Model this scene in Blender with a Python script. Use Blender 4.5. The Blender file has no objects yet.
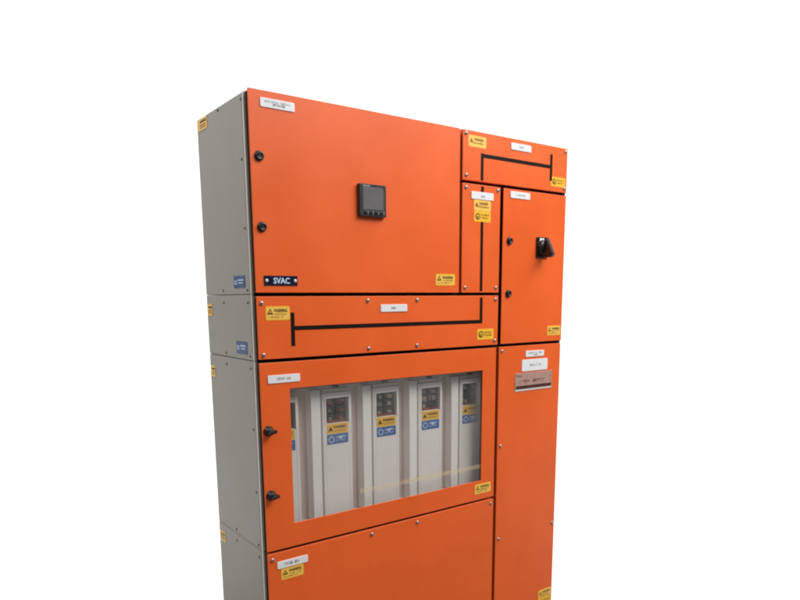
import bpy, bmesh, math, random
from mathutils import Vector, Matrix
random.seed(7)
C = bpy.context.scene.collection
R0 = Vector((0.633, 0.19, 0.0))
WP = {}                                   # world origin of every object

# ------------------------------------------------------------------ materials
def nt(name):
    m = bpy.data.materials.new(name); m.use_nodes = True
    n = m.node_tree; n.nodes.clear()
    o = n.nodes.new('ShaderNodeOutputMaterial')
    return m, n, o

def paint(name, col, rough=0.4, var=0.06, scale=6.0, bump=0.0, bscale=900.0, metal=0.0, spec=0.5, coat=0.0, grime=0.0, rvar=0.08):
    m, n, o = nt(name)
    b = n.nodes.new('ShaderNodeBsdfPrincipled')
    b.inputs['Metallic'].default_value = metal
    b.inputs['Specular IOR Level'].default_value = spec
    b.inputs['Coat Weight'].default_value = coat
    tc = n.nodes.new('ShaderNodeTexCoord')
    no = n.nodes.new('ShaderNodeTexNoise'); no.inputs['Scale'].default_value = scale
    no.inputs['Detail'].default_value = 6; no.inputs['Roughness'].default_value = .6
    n.links.new(tc.outputs['Object'], no.inputs['Vector'])
    r = n.nodes.new('ShaderNodeMapRange')
    r.inputs['From Min'].default_value = .3; r.inputs['From Max'].default_value = .7
    r.inputs['To Min'].default_value = 1 - var; r.inputs['To Max'].default_value = 1 + var
    n.links.new(no.outputs['Fac'], r.inputs['Value'])
    mx = n.nodes.new('ShaderNodeVectorMath'); mx.operation = 'SCALE'
    mx.inputs[0].default_value = col[:3]
    n.links.new(r.outputs[0], mx.inputs['Scale'])
    src = mx.outputs[0]
    if grime > 0:
        g = n.nodes.new('ShaderNodeTexNoise'); g.inputs['Scale'].default_value = 23; g.inputs['Detail'].default_value = 9
        g.inputs['Roughness'].default_value = .75
        mp = n.nodes.new('ShaderNodeMapping'); mp.inputs['Scale'].default_value = (1, 1, .35)
        n.links.new(tc.outputs['Object'], mp.inputs['Vector']); n.links.new(mp.outputs[0], g.inputs['Vector'])
        gr = n.nodes.new('ShaderNodeMapRange'); gr.inputs['From Min'].default_value = .55; gr.inputs['From Max'].default_value = .8
        gr.inputs['To Min'].default_value = 0; gr.inputs['To Max'].default_value = grime
        n.links.new(g.outputs['Fac'], gr.inputs['Value'])
        mm = n.nodes.new('ShaderNodeMix'); mm.data_type = 'RGBA'
        n.links.new(gr.outputs[0], mm.inputs[0]); n.links.new(src, mm.inputs[6])
        mm.inputs[7].default_value = (col[0]*.55, col[1]*.5, col[2]*.45, 1)
        src = mm.outputs[2]
    n.links.new(src, b.inputs['Base Color'])
    rr = n.nodes.new('ShaderNodeMapRange'); rr.inputs['From Min'].default_value = .3; rr.inputs['From Max'].default_value = .7
    rr.inputs['To Min'].default_value = max(0, rough - rvar); rr.inputs['To Max'].default_value = rough + rvar
    n.links.new(no.outputs['Fac'], rr.inputs['Value']); n.links.new(rr.outputs[0], b.inputs['Roughness'])
    if bump > 0:
        bn = n.nodes.new('ShaderNodeTexNoise'); bn.inputs['Scale'].default_value = bscale; bn.inputs['Detail'].default_value = 2
        n.links.new(tc.outputs['Object'], bn.inputs['Vector'])
        bm_ = n.nodes.new('ShaderNodeBump'); bm_.inputs['Strength'].default_value = bump; bm_.inputs['Distance'].default_value = .001
        n.links.new(bn.outputs['Fac'], bm_.inputs['Height'])
        wn = n.nodes.new('ShaderNodeTexNoise'); wn.inputs['Scale'].default_value = 4.5; wn.inputs['Detail'].default_value = 1
        n.links.new(tc.outputs['Object'], wn.inputs['Vector'])
        wb = n.nodes.new('ShaderNodeBump'); wb.inputs['Strength'].default_value = .35; wb.inputs['Distance'].default_value = .004
        n.links.new(wn.outputs['Fac'], wb.inputs['Height']); n.links.new(bm_.outputs[0], wb.inputs['Normal'])
        n.links.new(wb.outputs[0], b.inputs['Normal'])
    n.links.new(b.outputs[0], o.inputs['Surface'])
    return m

M = dict(
    orange=paint('orange_powder_coat', (.81, .122, .019), .40, .06, 3.5, .3, 420, grime=.14, spec=.38),
    grey=paint('light_grey_powder_coat', (.335, .315, .283), .5, .05, 3.0, .2, 420, grime=.22, spec=.35),
    rim=paint('pale_grey_edge', (.60, .585, .54), .4, .05, 5.0, .1, 420, spec=.5),
    rubber=paint('black_rubber', (.008, .0075, .007), .7, .1, 20, spec=.2),
    black=paint('black_plastic', (.010, .010, .011), .28, .1, 30, .05, 700, spec=.5),
    dark=paint('charcoal_plastic', (.028, .029, .033), .38, .08, 30, .05, 700),
    screen=paint('grey_screen', (.135, .13, .137), .22, .08, 12, spec=.5),
    button=paint('button_grey', (.20, .20, .20), .4, .1, 30),
    steel=paint('zinc_screw', (.42, .39, .35), .33, .12, 60, metal=.9, spec=.5),
    steeldark=paint('dull_screw', (.17, .16, .14), .45, .12, 60, metal=.6),
    white=paint('white_laminate', (.78, .79, .82), .3, .02, 20),
    ink=paint('dark_ink', (.022, .022, .03), .5, .1, 50),
    faint=paint('faded_ink', (.22, .22, .26), .5, .1, 50),
    yellow=paint('yellow_vinyl', (.88, .49, .035), .38, .08, 25),
    yellowp=paint('pale_yellow_vinyl', (.90, .55, .10), .4, .08, 25),
    brown=paint('brown_print', (.07, .026, .005), .5, .15, 60),
    ochre=paint('ochre_print', (.26, .115, .012), .5, .15, 60),
    blue=paint('blue_vinyl', (.020, .115, .36), .35, .15, 60),
    sideblue=paint('deep_blue_vinyl', (.012, .055, .19), .4, .15, 60),
    navy=paint('navy_enamel', (.006, .008, .032), .25, .1, 30),
    lblue=paint('pale_blue_print', (.50, .62, .80), .45, .1, 60),
    plate=paint('brushed_plate', (.52, .32, .27), .38, .14, 45, metal=.25, grime=.3),
    platebar=paint('dark_brown_band', (.055, .018, .014), .4, .2, 40),
    line=paint('black_tape', (.010, .007, .006), .5, .1, 30, spec=.12),
    module=paint('module_off_white', (.84, .80, .765), .42, .05, 5, .1, 420, grime=.08),
    flange=paint('module_flange_white', (.88, .865, .83), .38, .04, 5, .08, 420),
    recess=paint('module_chassis', (.74, .60, .55), .5, .07, 5),
    gunmetal=paint('breaker_dark', (.035, .033, .03), .3, .3, 60),
    brass=paint('breaker_terminal', (.32, .24, .15), .4, .3, 60, metal=.4),
    redp=paint('breaker_red', (.22, .035, .018), .4, .2, 60),
    plinth=paint('plinth_grey', (.10, .10, .10), .5, .1, 8),
    floor=paint('grey_concrete', (.13, .125, .12), .6, .12, 1.5, .1, 60, spec=.3),
    cyc=paint('white_paper', (.90, .90, .90), .9, .005, 1, spec=.1),
)
def glass():
    m, n, o = nt('clear_window')
    t = n.nodes.new('ShaderNodeBsdfTransparent'); t.inputs[0].default_value = (.965, .965, .965, 1)
    g = n.nodes.new('ShaderNodeBsdfGlossy'); g.inputs['Roughness'].default_value = .04
    ge = n.nodes.new('ShaderNodeNewGeometry')
    def mth(op, a, b):
        q = n.nodes.new('ShaderNodeMath'); q.operation = op
        for k, v in enumerate((a, b)):
            if v is None: continue
            if isinstance(v, (int, float)): q.inputs[k].default_value = v
            else: n.links.new(v, q.inputs[k])
        return q.outputs[0]
    dt = n.nodes.new('ShaderNodeVectorMath'); dt.operation = 'DOT_PRODUCT'
    n.links.new(ge.outputs['Incoming'], dt.inputs[0]); n.links.new(ge.outputs['Normal'], dt.inputs[1])
    c1 = mth('SUBTRACT', 1.0, mth('ABSOLUTE', dt.outputs['Value'], None))
    fac = mth('ADD', .04, mth('MULTIPLY', .96, mth('POWER', c1, 5.0)))
    tc = n.nodes.new('ShaderNodeTexCoord'); no = n.nodes.new('ShaderNodeTexNoise'); no.inputs['Scale'].default_value = 7
    bp = n.nodes.new('ShaderNodeBump'); bp.inputs['Strength'].default_value = .02; bp.inputs['Distance'].default_value = .001
    n.links.new(tc.outputs['Object'], no.inputs['Vector']); n.links.new(no.outputs['Fac'], bp.inputs['Height'])
    n.links.new(bp.outputs[0], g.inputs['Normal'])
    x = n.nodes.new('ShaderNodeMixShader')
    n.links.new(fac, x.inputs[0]); n.links.new(t.outputs[0], x.inputs[1]); n.links.new(g.outputs[0], x.inputs[2])
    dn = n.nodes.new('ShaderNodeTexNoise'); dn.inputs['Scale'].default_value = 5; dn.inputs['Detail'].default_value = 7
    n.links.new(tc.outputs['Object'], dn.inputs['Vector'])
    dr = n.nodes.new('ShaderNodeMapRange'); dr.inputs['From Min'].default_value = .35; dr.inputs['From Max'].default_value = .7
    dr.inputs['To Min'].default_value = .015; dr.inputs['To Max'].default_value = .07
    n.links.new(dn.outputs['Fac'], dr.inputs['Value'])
    df = n.nodes.new('ShaderNodeBsdfDiffuse'); df.inputs[0].default_value = (.8, .76, .73, 1)  # pale diffuse veil standing in for room reflections on the pane
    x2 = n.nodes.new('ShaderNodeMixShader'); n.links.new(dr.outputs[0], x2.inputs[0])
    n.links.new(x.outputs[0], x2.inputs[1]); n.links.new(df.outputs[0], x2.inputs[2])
    n.links.new(x2.outputs[0], o.inputs['Surface'])
    return m
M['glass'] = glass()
def glare():
    m, n, o = nt('reflected_glare')
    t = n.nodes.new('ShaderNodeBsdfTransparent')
    d = n.nodes.new('ShaderNodeBsdfDiffuse'); d.inputs[0].default_value = (.80, .62, .36, 1)  # cream colour painted in for a soft reflection on the window
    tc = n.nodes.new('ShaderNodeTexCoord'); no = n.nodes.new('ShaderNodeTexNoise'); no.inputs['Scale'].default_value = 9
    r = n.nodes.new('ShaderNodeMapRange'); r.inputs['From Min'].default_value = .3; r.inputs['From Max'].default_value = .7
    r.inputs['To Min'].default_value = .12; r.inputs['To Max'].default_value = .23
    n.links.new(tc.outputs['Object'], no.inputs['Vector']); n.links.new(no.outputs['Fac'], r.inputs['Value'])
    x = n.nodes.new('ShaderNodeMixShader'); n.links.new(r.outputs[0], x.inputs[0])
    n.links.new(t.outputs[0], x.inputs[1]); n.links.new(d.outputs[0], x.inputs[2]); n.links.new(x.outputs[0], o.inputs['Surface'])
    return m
M['glare'] = glare()

# ------------------------------------------------------------------ mesh builder (all sizes in metres, front faces -y)
class MB:
    def __init__(self): self.bm = bmesh.new(); self.mats = []
    def mi(self, m):
        if m not in self.mats: self.mats.append(m)
        return self.mats.index(m)
    def prism(self, pts, y0, y1, m, bev=0.0, seg=2):
        """outline pts (x,z) extruded from y0 (front) to y1 (back)"""
        bm = bmesh.new()
        f = bm.faces.new([bm.verts.new((x, y0, z)) for x, z in pts])
        r = bmesh.ops.extrude_face_region(bm, geom=[f])
        for v in r['geom']:
            if isinstance(v, bmesh.types.BMVert): v.co.y = y1
        bmesh.ops.recalc_face_normals(bm, faces=bm.faces)
        if bev > 0:
            bmesh.ops.bevel(bm, geom=[e for e in bm.edges], offset=bev, segments=seg, profile=.5, affect='EDGES', clamp_overlap=True)
        return self.merge(bm, m)
    def merge(self, bm, m, mat=None):
        i = self.mi(m)
        for f in bm.faces: f.material_index = i
        if mat is not None: bmesh.ops.transform(bm, matrix=mat, verts=bm.verts)
        me = bpy.data.meshes.new('tmp'); bm.to_mesh(me); bm.free()
        self.bm.from_mesh(me); bpy.data.meshes.remove(me)
        return self
    def rect(self, x0, x1, z0, z1, y0, y1, m, bev=0.0, seg=2, r=0.0):
        if r > 0:
            pts = []
            for cx, cz, a in ((x1-r, z1-r, 0), (x0+r, z1-r, 90), (x0+r, z0+r, 180), (x1-r, z0+r, 270)):
                for k in range(5):
                    t = math.radians(a + 22.5*k); pts.append((cx + r*math.cos(t), cz + r*math.sin(t)))
        else: pts = [(x0, z0), (x1, z0), (x1, z1), (x0, z1)]
        return self.prism(pts, y0, y1, m, bev, seg)
    def disc(self, x, z, rad, y0, y1, m, bev=0.0, n=28):
        return self.prism([(x + rad*math.cos(2*math.pi*k/n), z + rad*math.sin(2*math.pi*k/n)) for k in range(n)], y0, y1, m, bev)
    def lathe(self, prof, m, n=28, x=0, z=0):
        """prof: (radius, y) pairs, turned about the y axis"""
        bm = bmesh.new(); rings = []
        for r, y in prof:
            if r < 1e-6: rings.append([bm.verts.new((x, y, z))])
            else: rings.append([bm.verts.new((x + r*math.cos(2*math.pi*k/n), y, z + r*math.sin(2*math.pi*k/n))) for k in range(n)])
        for a, b in zip(rings, rings[1:]):
            for k in range(n):
                k2 = (k+1) % n
                if len(a) == 1: bm.faces.new((a[0], b[k2], b[k]))
                elif len(b) == 1: bm.faces.new((a[k], a[k2], b[0]))
                else: bm.faces.new((a[k], a[k2], b[k2], b[k]))
        bmesh.ops.recalc_face_normals(bm, faces=bm.faces)
        for f in bm.faces: f.smooth = True
        return self.merge(bm, m)
    def text(self, s, cx, cz, h, w, y0, m, bold=0.0):
        cu = bpy.data.curves.new('tmp', 'FONT'); cu.body = s; cu.size = 1; cu.extrude = 0; cu.offset = bold
        cu.resolution_u = 2
        ob = bpy.data.objects.new('tmp', cu); C.objects.link(ob)
        dg = bpy.context.evaluated_depsgraph_get(); dg.update()
        me = bpy.data.meshes.new_from_object(ob.evaluated_get(dg))
        bm = bmesh.new(); bm.from_mesh(me)
        xs = [v.co.x for v in bm.verts]; ys = [v.co.y for v in bm.verts]
        sx = w/(max(xs)-min(xs)); sy = h/(max(ys)-min(ys)); mx = (max(xs)+min(xs))/2; my = (max(ys)+min(ys))/2
        for v in bm.verts: v.co = Vector((cx + (v.co.x-mx)*sx, y0, cz + (v.co.y-my)*sy))
        bpy.data.objects.remove(ob); bpy.data.curves.remove(cu); bpy.data.meshes.remove(me)
        return self.merge(bm, m)
    def scrawl(self, x0, x1, z, h, y0, m, pitch=None, gap=.25):
        """a line of print too small to read: short unequal strokes"""
        pitch = pitch or h*.62; x = x0
        while x < x1 - pitch*.4:
            w = pitch*random.uniform(.45, .75)
            if x1-x0 < .04 or random.random() > gap*.5:
                hh = h*random.choice((1, 1, .8)); k = random.randrange(3)
                self.rect(x, x+w*.35, z-hh/2, z+hh/2, y0, y0+.0003, m)
                if k == 0: self.rect(x+w*.35, x+w, z+hh*.25, z+hh/2, y0, y0+.0003, m)
                if k == 1: self.rect(x+w*.35, x+w, z-hh*.12, z+hh*.12, y0, y0+.0003, m)
                if k == 2: self.rect(x+w*.7, x+w, z-hh/2, z+hh/2, y0, y0+.0003, m); self.rect(x+w*.35, x+w*.7, z-hh/2, z-hh*.3, y0, y0+.0003, m)
            x += pitch
        return self
    def build(self, name, parent=None, loc=(0, 0, 0), label=None, group=None, smooth=False):
        me = bpy.data.meshes.new(name); self.bm.to_mesh(me); self.bm.free()
        for m in self.mats: me.materials.append(M[m])
        o = bpy.data.objects.new(name, me); C.objects.link(o)
        place(o, parent, Vector(loc))
        if label: o['label'] = label
        if group: o['group'] = group
        return o

def place(o, parent, w):
    WP[o.name] = Vector(w)
    o.parent = parent
    o.location = Vector(w) - (WP[parent.name] if parent else Vector((0, 0, 0)))

def clone(o, parent, w, label=None):
    c = o.copy(); C.objects.link(c)
    place(c, parent, w)
    for ch in list(o.children):
        d = ch.copy(); C.objects.link(d); d.parent = c; WP[d.name] = Vector(w) + ch.location
    if label: c['label'] = label
    return c

mm = .001
root = bpy.data.objects.new('electrical_switchboard', None); C.objects.link(root)
place(root, None, R0)
root['label'] = 'tall modular electrical switchboard cabinet with orange doors and covers on grey steel body'
root['category'] = 'switchboard'

# ------------------------------------------------------------------ grey enclosure sections
DF, DB = .022, .377                      # front and back of the steel bodies
def section(x0, x1, z0, z1, label, open_front=False, side=True):
    m = MB()
    g = .8*mm
    if not open_front:
        m.rect(x0+g, x1-g, z0+.3*mm, z1-.3*mm, DF, DB, 'grey', 1.2*mm)
    else:
        t = .014
        m.rect(x0+g, x0+t, z0+g, z1-g, DF, DB-t, 'grey', 2*mm)
        m.rect(x1-t, x1-g, z0+g, z1-g, DF, DB-t, 'grey', 2*mm)
        m.rect(x0+t+.0002, x1-t-.0002, z1-t, z1-g, DF+.001, DB-t, 'grey')
        m.rect(x0+t+.0002, x1-t-.0002, z0+g, z0+t, DF+.001, DB-t, 'grey')
        m.rect(x0+g, x1-g, z0+g, z1-g, DB-t+.0002, DB, 'grey', 1*mm)
    if side:
        # folded pale lip along the front edge, pressed side sheet behind it
        m.rect(x0-1.6*mm, x0+4*mm, z0+.8*mm, z1-.8*mm, DF+.5*mm, DF+11*mm, 'rim', 1.2*mm)
        m.rect(x0-1.2*mm, x0+4*mm, z0+2*mm, z1-2*mm, DF+14*mm, DB-1*mm, 'grey', .8*mm)
    return m.build('enclosure_section', root, label=label)

s_top = section(0, .741, 1.5695, 2.097, 'tall grey steel section behind the uppermost left door')
s_bus = section(0, .925, 1.3845, 1.5695, 'low grey steel section behind the long busbar cover')
s_win = section(0, .925, .8195, 1.3845, 'grey steel section behind the windowed door', open_front=True)
s_bot = section(0, .925, .10, .8195, 'grey steel section at the foot of the left column')
s_tr = section(.741, 1.264, 1.9375, 2.097, 'grey steel section behind the upper right cover', side=False)
s_mr = section(.741, 1.264, 1.5695, 1.9375, 'grey steel section behind the switch door and narrow cover', side=False)
s_mr2 = section(.925, 1.264, 1.3845, 1.5695, 'grey steel section behind the lower part of the switch door', side=False)
s_br = section(.925, 1.264, .10, 1.3845, 'tall grey steel section behind the tall right cover', side=False)
p = MB(); p.rect(.015, 1.25, 0, .0995, .05, .36, 'plinth', 3*mm); p.rect(.012, 1.253, .012, .03, .046, .364, 'plinth', 1*mm)
p.build('plinth', root)

# screws on the side
sm = MB(); sm.lathe([(0, -2.2*mm), (2.2*mm, -2.1*mm), (3.8*mm, -1.2*mm), (4.4*mm, 0), (4.4*mm, 1.5*mm)], 'steeldark', 20)
ss = sm.build('side_screw', s_top); ss.rotation_euler = (0, 0, -math.pi/2)   # head faces -x
first = True
for sec, y, z in [(s_top, .203, 2.088), (s_top, .040, 2.080), (s_top, .050, 1.930), (s_top, .050, 1.750), (s_top, .231, 1.583), (s_top, .052, 1.583),
                  (s_bus, .232, 1.548), (s_bus, .052, 1.548), (s_bus, .232, 1.397), (s_bus, .052, 1.397),
                  (s_win, .232, 1.362), (s_win, .052, 1.362), (s_win, .052, 1.185), (s_win, .052, .997), (s_win, .222, .834), (s_win, .052, .834),
                  (s_bot, .223, .796), (s_bot, .052, .796), (s_bot, .052, .55), (s_bot, .052, .30)]:
    w = (-1.4*mm if z < 2.085 else -2*mm, y, z)
    if first: place(ss, sec, w); first = False
    else: clone(ss, sec, w)

# ------------------------------------------------------------------ stickers and labels
def tri(m, cx, cz, s, y, mat):
    m.prism([(cx-s*.58, cz-s*.5), (cx+s*.58, cz-s*.5), (cx, cz+s*.5)], y, y+.0003, mat)

def warn(x0, x1, z0, z1, parent, style=0, label=None, y=0.0):
    m = MB(); w = x1-x0; h = z1-z0; t = y-.0006
    m.rect(x0, x1, z0, z1, t, y+.0012, 'yellow' if style != 1 else 'yellowp', 0, r=h*.12)
    if style == 0:           # triangle, heading, two fine lines
        m.rect(x0+w*.04, x1-w*.04, z0+h*.07, z1-h*.10, t-.0002, t+.0003, 'yellowp')
        tri(m, x0+w*.18, z0+h*.63, h*.42, t-.0006, 'brown')
        tri(m, x0+w*.18, z0+h*.62, h*.18, t-.0009, 'yellow')
        m.text('WARNING', x0+w*.615, z0+h*.69, h*.25, w*.56, t-.0006, 'brown', .03)
        m.scrawl(x0+w*.36, x0+w*.90, z0+h*.42, h*.15, t-.0006, 'ochre')
        m.scrawl(x0+w*.12, x0+w*.78, z0+h*.22, h*.11, t-.0006, 'ochre')
    elif style == 2:         # round symbol and faint text
        m.disc(x0+w*.22, z0+h*.5, h*.30, t-.0005, t+.0003, 'brown', n=20)
        m.disc(x0+w*.22, z0+h*.5, h*.19, t-.0008, t+.0003, 'yellow', n=20)
        m.prism([(x0+w*.20, z0+h*.28), (x0+w*.27, z0+h*.55), (x0+w*.16, z0+h*.5)], t-.0011, t, 'brown')
        m.scrawl(x0+w*.42, x0+w*.90, z0+h*.66, h*.16, t-.0006, 'ochre')
        m.scrawl(x0+w*.42, x0+w*.86, z0+h*.40, h*.13, t-.0006, 'ochre')
    elif style == 1:         # pale, closely printed
        tri(m, x0+w*.16, z0+h*.6, h*.38, t-.0006, 'ochre')
        m.text('DANGER', x0+w*.58, z0+h*.68, h*.26, w*.52, t-.0006, 'ochre', .03)
        m.scrawl(x0+w*.12, x0+w*.86, z0+h*.36, h*.14, t-.0006, 'ochre')
    return m.build('warning_sticker', parent, label=label)

def tag(x0, x1, z0, z1, parent, rows, name='label_plate', label=None, ink='ink'):
    m = MB(); h = z1-z0; w = x1-x0
    m.rect(x0, x1, z0, z1, -.0024, .001, 'white', .0005, 1, r=h*.14)
    for (a, b, c, hh, k) in rows: m.scrawl(x0+w*a, x0+w*b, z0+h*c, h*hh, -.0027, k)
    return m.build(name, parent, label=label)

# ------------------------------------------------------------------ doors and covers
def panel(name, x0, x1, z0, z1, label, returns=False, hole=None, lip=False):
    m = MB(); d = .018 if returns else .0035
    if hole is None:
        m.rect(x0, x1, z0, z1, 0, d, 'orange', 1.3*mm, 3)
        if lip: m.rect(x0+.007, x1-.003, z1-.0032, z1-.0004, .0032, .0182, 'orange', .0006, 1)
    else:
        a, b, c, e = hole
        bm = bmesh.new()
        o_ = [(x0, z0), (x1, z0), (x1, z1), (x0, z1)]; i_ = [(a, c), (b, c), (b, e), (a, e)]
        V = {}
        for y in (0, d):
            for k, (px, pz) in enumerate(o_): V[('o', k, y)] = bm.verts.new((px, y, pz))
            for k, (px, pz) in enumerate(i_): V[('i', k, y)] = bm.verts.new((px, y, pz))
        for k in range(4):
            j = (k+1) % 4
            for y in (0, d): bm.faces.new((V[('o', k, y)], V[('o', j, y)], V[('i', j, y)], V[('i', k, y)]))
            bm.faces.new((V[('o', k, 0)], V[('o', j, 0)], V[('o', j, d)], V[('o', k, d)]))
            bm.faces.new((V[('i', k, 0)], V[('i', j, 0)], V[('i', j, d)], V[('i', k, d)]))
        bmesh.ops.recalc_face_normals(bm, faces=bm.faces)
        es = [e_ for e_ in bm.edges if not (abs(e_.verts[0].co.x-e_.verts[1].co.x) > 1e-5 and abs(e_.verts[0].co.z-e_.verts[1].co.z) > 1e-5)]
        bmesh.ops.bevel(bm, geom=es, offset=1.2*mm, segments=2, profile=.5, affect='EDGES', clamp_overlap=True)
        m.merge(bm, 'orange')
    o = m.build(name, root, label=label)
    g = MB()
    q0 = d + .0003; i = .004
    if hole is None: g.rect(x0+i, x1-i, z0+i, z1-i, q0, DF-.0006, 'rubber')
    else:
        a, b, c, e = hole; a -= .012; b += .012; c -= .012; e += .012
        g.rect(x0+i, a, z0+i, z1-i, q0, DF-.0006, 'rubber'); g.rect(b, x1-i, z0+i, z1-i, q0, DF-.0006, 'rubber')
        g.rect(a+.0002, b-.0002, z0+i, c, q0, DF-.0006, 'rubber'); g.rect(a+.0002, b-.0002, e, z1-i, q0, DF-.0006, 'rubber')
    g.build('gasket', o)
    return o

D1 = panel('cabinet_door', .0015, .736, 1.5745, 2.1005, 'large orange door with square meter and navy nameplate')
BB = panel('busbar_cover', .0015, .922, 1.3905, 1.5645, 'long low orange cover with horizontal black mimic line')
WD = panel('windowed_door', .0015, .9165, .8250, 1.3805, 'orange door with large clear window', hole=(.093, .851, .897, 1.302))
BC = panel('lower_cover', .0015, .9165, .106, .8165, 'large plain orange cover at the bottom left', lip=True)
UR = panel('busbar_cover', .747, 1.266, 1.9425, 2.1005, 'short orange cover at top right with stepped black mimic line', returns=True)
VC = panel('narrow_cover', .747, .9225, 1.5745, 1.9325, 'narrow upright orange cover with vertical black mimic line', returns=True)
RD = panel('switch_door', .9375, 1.266, 1.3915, 1.9325, 'orange door with black rotary switch handle')
TC = panel('tall_cover', .9305, 1.264, .106, 1.3805, 'tall orange cover at right with three plates near its top', returns=True)

# black strips closing the gaps between the panels, in place of deep shade
b = MB()
b.rect(.7365, .7465, 1.572, 2.094, .0188, .0214, 'rubber')
b.rect(.005, 1.26, 1.5648, 1.5742, .0190, .0216, 'rubber')
b.rect(.75, 1.26, 1.9328, 1.9423, .0190, .0215, 'rubber')
b.rect(.917, .938, .11, 1.562, .0186, .0213, 'rubber')
b.rect(.9222, .9382, 1.576, 1.931, .0186, .0213, 'rubber')
b.rect(.005, .916, 1.3808, 1.3902, .0189, .0215, 'rubber')
b.rect(.939, 1.258, 1.381, 1.3915, .0187, .0212, 'rubber')
b.rect(.005, .916, .817, .8255, .0189, .0215, 'rubber')
b.rect(1.246, 1.2635, 1.9335, 1.9418, .003, .0186, 'rubber')
b.rect(1.246, 1.2625, 1.3812, 1.3912, .003, .0184, 'rubber')
b.build('gap_shade', root)

# pan head screws on the covers
sc = MB()
sc.lathe([(0, -4.6*mm), (3.4*mm, -4.4*mm), (5.6*mm, -3.2*mm), (6.6*mm, -1.2*mm), (6.8*mm, 1*mm)], 'steel', 24)
sc.rect(-3.4*mm, 3.4*mm, -.6*mm, .6*mm, -4.9*mm, -4.2*mm, 'steeldark'); sc.rect(-.6*mm, .6*mm, -3.4*mm, 3.4*mm, -4.95*mm, -4.25*mm, 'steeldark')
sc = sc.build('screw', BB)
first = True
for par, pts in ((BB, [(.016, 1.546), (.366, 1.5505), (.557, 1.551), (.908, 1.551), (.016, 1.403), (.367, 1.404), (.556, 1.405), (.907, 1.406)]),
                 (UR, [(.761, 2.089), (.763, 1.958), (1.254, 2.088), (1.254, 1.957)]),
                 (VC, [(.763, 1.919), (.909, 1.921), (.762, 1.591), (.908, 1.591)]),
                 (TC, [(.946, 1.365), (.946, 1.013), (.946, .650), (1.250, .650), (.946, .30), (1.250, .30), (.946, .125), (1.250, .125)]),
                 (BC, [(.017, .798), (.369, .799), (.556, .800), (.901, .800), (.017, .122), (.369, .122), (.556, .122), (.901, .122)])):
    for x, z in pts:
        if first: place(sc, par, (x, 0, z)); first = False
        else:
            c = clone(sc, par, (x, 0, z)); c.rotation_euler = (0, random.uniform(0, 1.5), 0)

# black quarter-turn locks
def lock(wing):
    m = MB()
    if not wing:
        m.lathe([(0, -6*mm), (5*mm, -6*mm), (5.5*mm, -7.5*mm), (9.5*mm, -8*mm), (12*mm, -6.5*mm), (13.2*mm, -2.5*mm), (14*mm, .5*mm), (14*mm, 1*mm)], 'black')
        m.rect(-1.6*mm, 1.6*mm, -5*mm, 5*mm, -7.2*mm, -5.5*mm, 'dark')
    else:
        m.lathe([(0, -17*mm), (8*mm, -17*mm), (10*mm, -15*mm), (11.5*mm, -8*mm), (12.5*mm, -5*mm), (15*mm, -3*mm), (15.5*mm, .5*mm), (15.5*mm, 1*mm)], 'black')
        bm = bmesh.new(); bmesh.ops.create_cube(bm, size=1)
        bmesh.ops.scale(bm, vec=(.024, .016, .009), verts=bm.verts)
        bmesh.ops.bevel(bm, geom=bm.edges[:], offset=.0025, segments=3, affect='EDGES')
        m.merge(bm, 'black', Matrix.Translation((.003, -.024, 0)) @ Matrix.Rotation(math.radians(-12), 4, 'Y'))
    return m
lk = lock(False).build('door_lock', D1, (.0265, 0, 1.933))
for par, x, z in ((D1, .0265, 1.750), (RD, .9705, 1.755), (RD, .9695, 1.571)): clone(lk, par, (x, 0, z))
lw = lock(True).build('turn_knob', WD, (.021, 0, 1.186)); clone(lw, WD, (.021, 0, .996))

# plates and stickers on the fronts
T1 = [(.13, .88, .64, .26, 'faint'), (.36, .70, .36, .28, 'ink')]
tag(.035, .136, 2.058, 2.0815, D1, T1, label='white engraved plate with two short lines of small print')
tag(.413, .516, 1.5155, 1.5385, BB, [(.40, .60, .5, .34, 'ink')])
tag(.968, 1.068, 2.063, 2.086, UR, [(.40, .62, .45, .34, 'ink')])
tag(.786, .888, 1.8845, 1.909, VC, [(.44, .62, .42, .30, 'ink')])
tag(.970, 1.069, 1.902, 1.925, RD, [(.26, .76, .5, .28, 'faint')])
tag(.025, .126, 1.3215, 1.3445, WD, [(.28, .72, .5, .36, 'ink')])
tag(.031, .133, .7655, .788, BC, [(.25, .50, .5, .36, 'ink'), (.56, .70, .5, .36, 'ink')])
tag(1.068, 1.168, 1.337, 1.360, TC, [(.14, .86, .62, .26, 'faint'), (.42, .64, .30, .24, 'ink')], label='small white plate, topmost of three plates')
tag(1.049, 1.190, 1.2835, 1.3275, TC, [(.30, .76, .5, .20, 'faint')], label='larger blank looking white plate, middle of three')
m = MB(); m.rect(1.014, 1.218, 1.2095, 1.2785, -.0018, .001, 'plate', .0005, 1)
m.rect(1.019, 1.214, 1.2185, 1.230, -.0022, 0, 'platebar')
m.scrawl(1.035, 1.17, 1.247, .010, -.0022, 'platebar'); m.scrawl(1.022, 1.05, 1.266, .006, -.0022, 'platebar')
m.rect(1.016, 1.216, 1.2105, 1.2165, -.0021, 0, 'rim')
for x, z in ((1.02, 1.273), (1.212, 1.273)): m.disc(x, z, .003, -.003, 0, 'steel', .0006, 12)
m.build('rating_plate', TC, label='brownish metal plate with dark band, lowest of three plates')

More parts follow.
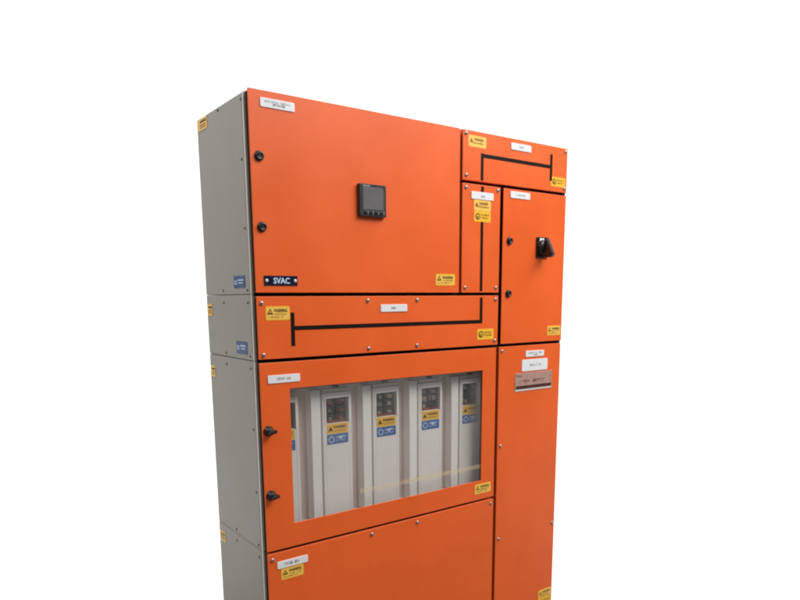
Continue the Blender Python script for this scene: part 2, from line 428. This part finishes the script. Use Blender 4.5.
warn(.634, .717, 1.598, 1.6355, D1, 0)
warn(.027, .101, 1.4985, 1.5375, BB, 0)
warn(.822, .901, 1.4115, 1.449, BB, 2, label='yellow sticker with round symbol')
warn(.771, .851, 2.050, 2.0855, UR, 1)
warn(1.179, 1.2565, 1.9605, 1.9945, UR, 2, label='yellow sticker with round symbol')
warn(.799, .877, 1.8475, 1.8835, VC, 1)
warn(.800, .877, 1.8115, 1.847, VC, 2, label='yellow sticker with round symbol')
warn(1.184, 1.259, 1.413, 1.450, RD, 0)
warn(.821, .900, .848, .8855, WD, 0)
warn(.043, .118, .7275, .7642, BC, 0)
warn(1.181, 1.258, .3365, .371, TC, 0)
warn(1.181, 1.258, .300, .336, TC, 2)

# nameplate
m = MB()
m.rect(.026, .128, 1.594, 1.621, -.0022, .001, 'navy', .0005, 1)
for x in (.0335, .1205): m.lathe([(0, -.0052), (.003, -.0048), (.0046, -.0026), (.0048, -.001)], 'white', 16, x, 1.6075)
m.text('SVAC', .0785, 1.6075, .017, .050, -.0027, 'lblue', .03)
m.build('nameplate', D1, label='small navy nameplate with pale letters and bright end rivets')

# mimic lines (black tape)
def line(par, segs):
    m = MB()
    for k, (x0, x1, z0, z1) in enumerate(segs): m.rect(x0, x1, z0, z1, -.0009-.00015*k, .0008, 'line', .0003, 1)
    return m.build('mimic_line', par)
line(BB, [(.103, .115, 1.424, 1.519), (.108, .844, 1.469, 1.481), (.833, .845, 1.4695, 1.558)])
line(VC, [(.831, .843, 1.580, 1.8125), (.831, .843, 1.905, 1.928)])
line(UR, [(.828, .840, 1.947, 2.034), (.833, 1.181, 2.021, 2.033), (1.171, 1.183, 1.979, 2.071)])

# ------------------------------------------------------------------ panel meter
m = MB()
m.rect(-.048, .048, -.0465, .0465, -.014, .001, 'dark', .003, 3)
m.rect(-.042, .042, -.046, .046, -.0145, -.010, 'dark', .001, 1)
mt = m.build('panel_meter', root, (.382, 0, 1.845), label='square charcoal digital panel meter')
m = MB(); m.rect(-.037, .036, -.027, .036, -.0152, -.010, 'screen', .001, 2, r=.002); m.build('screen', mt, (.382, 0, 1.845))
m = MB(); m.rect(-.037, -.012, .0385, .0425, -.0150, -.010, 'faint'); m.build('marking', mt, (.382, 0, 1.845))
for k in range(4):
    m = MB(); x = -.0285 + .0188*k
    m.prism([(x-.006, -.042), (x+.006, -.042), (x+.0045, -.031), (x-.0045, -.031)], -.0168, -.010, 'black', .001)
    m.rect(x+.0072, x+.0108, -.039, -.030, -.0152, -.010, 'button')
    m.build('button', mt, (.382, 0, 1.845))

# ------------------------------------------------------------------ rotary switch handle
m = MB()
m.rect(-.031, .031, -.037, .037, -.006, .001, 'black', .002, 3, r=.004)
m.rect(-.018, .006, .0225, .0335, -.0066, -.004, 'white', 0)
hd = m.build('rotary_switch', root, (1.139, 0, 1.738), label='black rotary isolator handle on square plate')
m = MB()
m.lathe([(.0, -.020), (.024, -.020), (.0265, -.017), (.028, -.006), (.028, -.005)], 'black', 32)
m.build('collar', hd, (1.139, 0, 1.738))
m = MB(); bm = bmesh.new()
prof = [(-.018, .034), (-.029, .032), (-.052, -.010), (-.062, -.026), (-.054, -.037), (-.018, -.036)]    # (y,z) of the grip blade
A = [bm.verts.new((-.0095, y, z)) for y, z in prof]; B = [bm.verts.new((.0095, y, z)) for y, z in prof]
bm.faces.new(A); bm.faces.new(B[::-1])
for k in range(len(prof)): bm.faces.new((A[k], B[k], B[(k+1) % 6], A[(k+1) % 6]))
bmesh.ops.recalc_face_normals(bm, faces=bm.faces)
bmesh.ops.bevel(bm, geom=bm.edges[:], offset=.0035, segments=3, affect='EDGES')
m.merge(bm, 'black', Matrix.Rotation(math.radians(6), 4, 'Y'))
m.build('grip', hd, (1.139, 0, 1.738))

# ------------------------------------------------------------------ window pane, seal, faint strip modelled as a reflection streak
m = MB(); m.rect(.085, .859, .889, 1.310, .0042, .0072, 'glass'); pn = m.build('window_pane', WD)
m = MB(); m.rect(.33, .849, .944, .958, .0030, .0036, 'glare'); m.build('reflection_streak', WD, label='thin translucent yellowish streak imitating a reflection across lower window')

# ------------------------------------------------------------------ plug-in breaker modules behind the window
YF = .050
m = MB()
m.rect(.016, .909, .836, 1.369, .085, .090, 'recess')
m.rect(.016, .909, 1.283, 1.369, .060, .0848, 'flange', .001, 1)      # head rail
m.rect(.016, .909, .836, .868, .060, .0848, 'module', .001, 1)        # foot rail
m.build('mounting_chassis', root, label='pale steel rails and back sheet behind the window')

def module():
    # local origin: left edge of the upright flange, z = 0 at height 1.05
    m = MB()
    m.rect(0, .0335, -.180, .2325, YF-.002, .0848, 'flange', .0025, 3)
    x0, x1 = .041, .146; z0, z1 = -.180, .2195
    cx0, cx1, cz0, cz1 = .052, .136, .122, .203
    m.rect(x0, cx0, z0, z1, YF, .0845, 'module', .0015); m.rect(cx1, x1, z0, z1, YF, .0845, 'module', .0015)
    m.rect(cx0+.0001, cx1-.0001, cz1, z1, YF+.0002, .0845, 'module'); m.rect(cx0+.0001, cx1-.0001, z0, cz0, YF+.0002, .0845, 'module')
    # moulded surround of the viewing cut-out
    for a, b_, c, d in ((cx0-.004, cx1+.004, cz1-.001, cz1+.004), (cx0-.004, cx0+.001, cz0, cz1-.0012), (cx1-.001, cx1+.004, cz0, cz1-.0012)):
        m.rect(a, b_, c, d, YF-.0025, YF+.002, 'flange', .001, 2)
    m.rect(x0+.004, x1-.002, z1+.001, z1+.012, YF+.006, .0845, 'module', .001)
    m.rect(.083, .104, z1+.014, z1+.020, YF+.004, .061, 'gunmetal', .001)
    m.rect(.060, .070, z1+.002, z1+.016, YF+.012, .061, 'recess', .001)
    return m
pal = (('brass', 'screen', 'redp', 'button', 'screen'), ('button', 'button', 'screen', 'brass', 'dark'), ('screen', 'button', 'brass', 'dark', 'dark'))
def breaker(o, w, seed):
    m = MB()
    m.rect(.0521, .1359, .1221, .2029, YF+.022, YF+.034, 'gunmetal')
    rnd = random.Random(seed)
    for r_ in range(3):
        for c_ in range(2):
            x = .055 + c_*.040 + rnd.uniform(-.001, .002); z = .127 + r_*.025
            m.rect(x, x+.034, z, z+.021, YF+.012, YF+.0225, rnd.choice(('gunmetal', 'dark', 'screen' if seed % 3 == 1 else 'gunmetal')), .001)
            k = rnd.choice(pal[seed % 3])
            m.rect(x+.005+rnd.uniform(0, .008), x+.020+rnd.uniform(0, .008), z+.005, z+.012+rnd.uniform(0, .005), YF+.006, YF+.013, k, .001)
    m.rect(.060, .080, .190, .197, YF+.010, YF+.02, 'button', .001); m.rect(.098, .125, .188, .198, YF+.010, YF+.02, 'button', .001)
    m.rect(.056, .132, .124, .130, YF+.009, YF+.013, 'redp', .001)
    m.build('circuit_breaker', o, w)

def module_full(w):
    o = module().build('breaker_module', root, w, group='upright breaker modules behind the window')
    m = MB(); x0, x1, z0, z1 = .055, .132, .089, .121; t = YF-.0005
    m.rect(x0, x1, z0, z1, t, YF+.001, 'yellow', 0, r=.002)
    tri(m, x0+.013, z0+.017, .015, t-.0006, 'brown'); m.text('WARNING', x0+.046, z0+.021, .009, .046, t-.0006, 'brown', .03)
    m.scrawl(x0+.022, x1-.008, z0+.009, .0045, t-.0006, 'ochre'); m.build('warning_sticker', o, w)
    m = MB(); z0, z1 = .056, .0875
    m.rect(x0, x1, z0, z1, t, YF+.001, 'blue', 0, r=.002)
    m.disc(x0+.015, z0+.0155, .0105, t-.0006, t, 'lblue', n=20); m.disc(x0+.015, z0+.0155, .0075, t-.0009, t, 'blue', n=20)
    m.prism([(x0+.034, z1-.008), (x0+.060, z1-.007), (x0+.050, z0+.012)], t-.0005, t, 'lblue')
    m.scrawl(x0+.030, x1-.006, z0+.021, .006, t-.0006, 'lblue'); m.scrawl(x0+.030, x1-.012, z0+.011, .005, t-.0006, 'lblue')
    m.build('instruction_sticker', o, w)
    return o
mx0 = [-.0025, .1850, .3725, .560, .7475]
labs = ['breaker module mostly hidden by the left edge of the window', 'breaker module second from the left edge of the window',
        'breaker module in the middle of the window', 'breaker module fourth from the left', 'breaker module at the right edge of the window']
mod = module_full((mx0[1], 0, 1.05)); mod['label'] = labs[1]
mods = {1: mod}
for k in (0, 2, 3, 4): mods[k] = clone(mod, root, (mx0[k], 0, 1.05), labs[k])
me0 = mods[0].data.copy(); bm = bmesh.new(); bm.from_mesh(me0)          # its upright lies behind the door frame
bmesh.ops.delete(bm, geom=[v for v in bm.verts if v.co.x < .035], context='VERTS'); bm.to_mesh(me0); bm.free(); mods[0].data = me0
for k in range(5): breaker(mods[k], (mx0[k], 0, 1.05), (3, 6, 4, 7, 5)[k])

# ------------------------------------------------------------------ stickers on the grey side (x < 0 face)
def side_sticker(par, y0, y1, z0, z1, blue):
    m = MB(); X = -.0019
    def q(a, b, c, d, t, mat):
        # rectangle lying on the side sheet: a..b along y, c..d in z, t = proudness
        bm = bmesh.new(); vs = []
        bmesh.ops.create_cube(bm, size=1)
        bmesh.ops.scale(bm, vec=(.0006, abs(b-a), abs(d-c)), verts=bm.verts)
        bmesh.ops.translate(bm, vec=(X - t, (a+b)/2, (c+d)/2), verts=bm.verts)
        m.merge(bm, mat)
    h = z1-z0; w = y1-y0
    if blue:
        q(y0, y1, z0, z1, 0, 'sideblue')
        q(y0+w*.12, y0+w*.62, z0+h*.58, z0+h*.70, .0005, 'lblue'); q(y0+w*.18, y0+w*.55, z0+h*.36, z0+h*.46, .0005, 'lblue')
        q(y0+w*.70, y0+w*.92, z0+h*.30, z0+h*.62, .0005, 'lblue'); q(y0+w*.76, y0+w*.86, z0+h*.38, z0+h*.54, .0009, 'sideblue')
        return m.build('instruction_sticker', par)
    q(y0, y1, z0, z1, 0, 'yellow')
    q(y0+w*.10, y0+w*.75, z0+h*.62, z0+h*.80, .0005, 'brown'); q(y0+w*.15, y0+w*.8, z0+h*.38, z0+h*.48, .0005, 'ochre')
    q(y0+w*.15, y0+w*.8, z0+h*.2, z0+h*.28, .0005, 'ochre')
    return m.build('warning_sticker', par)
side_sticker(s_top, .291, .366, 2.059, 2.093, False)
side_sticker(s_bus, .330, .3725, 1.506, 1.543, False)
side_sticker(s_win, .332, .3725, 1.312, 1.348, False)
side_sticker(s_bot, .322, .3725, .756, .790, False)
side_sticker(s_top, .064, .145, 1.589, 1.623, True)
side_sticker(s_bus, .070, .148, 1.401, 1.437, True)

# ------------------------------------------------------------------ seamless white backdrop (floor sweeping up into a wall)
yaw = math.radians(36.1)
bm = bmesh.new()
prof = [(2.75, .004), (5.2, .004)]
for k in range(1, 13):
    t = math.radians(90*k/12); prof.append((5.2 + 1.6*math.sin(t), 1.6*(1-math.cos(t)) + .004))
prof.append((6.8, 9.5))
fw = Vector((math.sin(yaw), math.cos(yaw), 0)); rt = Vector((math.cos(yaw), -math.sin(yaw), 0))
rows = []
for s, z in prof:
    c = Vector((-.75, -1.70, 0)) + fw*s + Vector((0, 0, z))
    rows.append([bm.verts.new(c + rt*w) for w in (-9, -4.5, 0, 3.5, 7)])
for a, b in zip(rows, rows[1:]):
    for k in range(4):
        f = bm.faces.new((a[k], a[k+1], b[k+1], b[k])); f.smooth = True
bmesh.ops.recalc_face_normals(bm, faces=bm.faces)
me = bpy.data.meshes.new('backdrop'); bm.to_mesh(me); bm.free(); me.materials.append(M['cyc'])
o = bpy.data.objects.new('backdrop', me); C.objects.link(o); o['kind'] = 'structure'; o['label'] = 'seamless white studio backdrop'

fl = MB(); fl.rect(-9, 9, -9, 9, 0, .2, 'floor')
fo = fl.build('floor'); fo.rotation_euler = (math.pi/2, 0, 0); fo.location = (0, 0, -.2)
fo['kind'] = 'structure'; fo['label'] = 'plain grey workshop floor'

# ------------------------------------------------------------------ lamps
def area(name, loc, target, sx, sy, power, col=(1, 1, 1)):
    l = bpy.data.lights.new(name, 'AREA'); l.shape = 'RECTANGLE'; l.size = sx; l.size_y = sy; l.energy = power; l.color = col
    ob = bpy.data.objects.new(name, l); C.objects.link(ob); ob.location = loc
    ob.rotation_euler = (Vector(target) - Vector(loc)).to_track_quat('-Z', 'Y').to_euler()
    return ob
area('fill_lamp', (-1.7, .5, 3.7), (0, .2, 2.2), 1.2, 1.2, 24, (1, .97, .94))
area('key_lamp', (1.9, -2.0, 3.85), (1.15, 0, 1.9), 2.8, 1.5, 128, (1, .985, .96))
cw = Vector((-.75, -1.70, 0)) + fw*3.9
for s in (-7.6, -4.2, 0, 4.6):
    P = cw + rt*s
    area('backdrop_lamp', (P.x, P.y, 6.5), tuple(P + fw*3.2 + Vector((0, 0, .6))), 3.5, 1.5, 168)

w = bpy.data.worlds.new('World'); bpy.context.scene.world = w; w.use_nodes = True
bg = w.node_tree.nodes['Background']; bg.inputs[0].default_value = (1.0, .985, .965, 1); bg.inputs[1].default_value = 1.0
wt = w.node_tree; wc = wt.nodes.new('ShaderNodeTexCoord'); ws = wt.nodes.new('ShaderNodeSeparateXYZ')
wt.links.new(wc.outputs['Generated'], ws.inputs[0])
wr = wt.nodes.new('ShaderNodeMapRange'); wr.interpolation_type = 'SMOOTHSTEP'      # pale ceiling above, duller walls and floor
wr.inputs['From Min'].default_value = -.15; wr.inputs['From Max'].default_value = .8
wr.inputs['To Min'].default_value = .05; wr.inputs['To Max'].default_value = .66
wt.links.new(ws.outputs['Z'], wr.inputs['Value']); wt.links.new(wr.outputs[0], bg.inputs[1])

# ------------------------------------------------------------------ camera
cam = bpy.data.cameras.new('camera'); co = bpy.data.objects.new('camera', cam); C.objects.link(co)
cam.sensor_width = 36; cam.lens = 29.375; cam.shift_y = .1388; cam.clip_end = 200; cam.clip_start = .05
co.location = (-.7506, -1.6957, 1.5582)
Y, P, Ro = math.radians(36.0976), math.radians(-9.8321), math.radians(-.3502)
f = Vector((math.sin(Y)*math.cos(P), math.cos(Y)*math.cos(P), math.sin(P))); r = Vector((math.cos(Y), -math.sin(Y), 0)); u = r.cross(f)
r2 = r*math.cos(Ro) + u*math.sin(Ro); u2 = -r*math.sin(Ro) + u*math.cos(Ro)
mw = Matrix((r2, u2, -f)).transposed().to_4x4(); mw.translation = co.location
co.matrix_world = mw
sc_ = bpy.context.scene; sc_.camera = co
sc_.view_settings.view_transform = 'Standard'; sc_.view_settings.look = 'None'
sc_.view_settings.exposure = 0; sc_.view_settings.gamma = 1
sc_.cycles.filter_width = 2.1
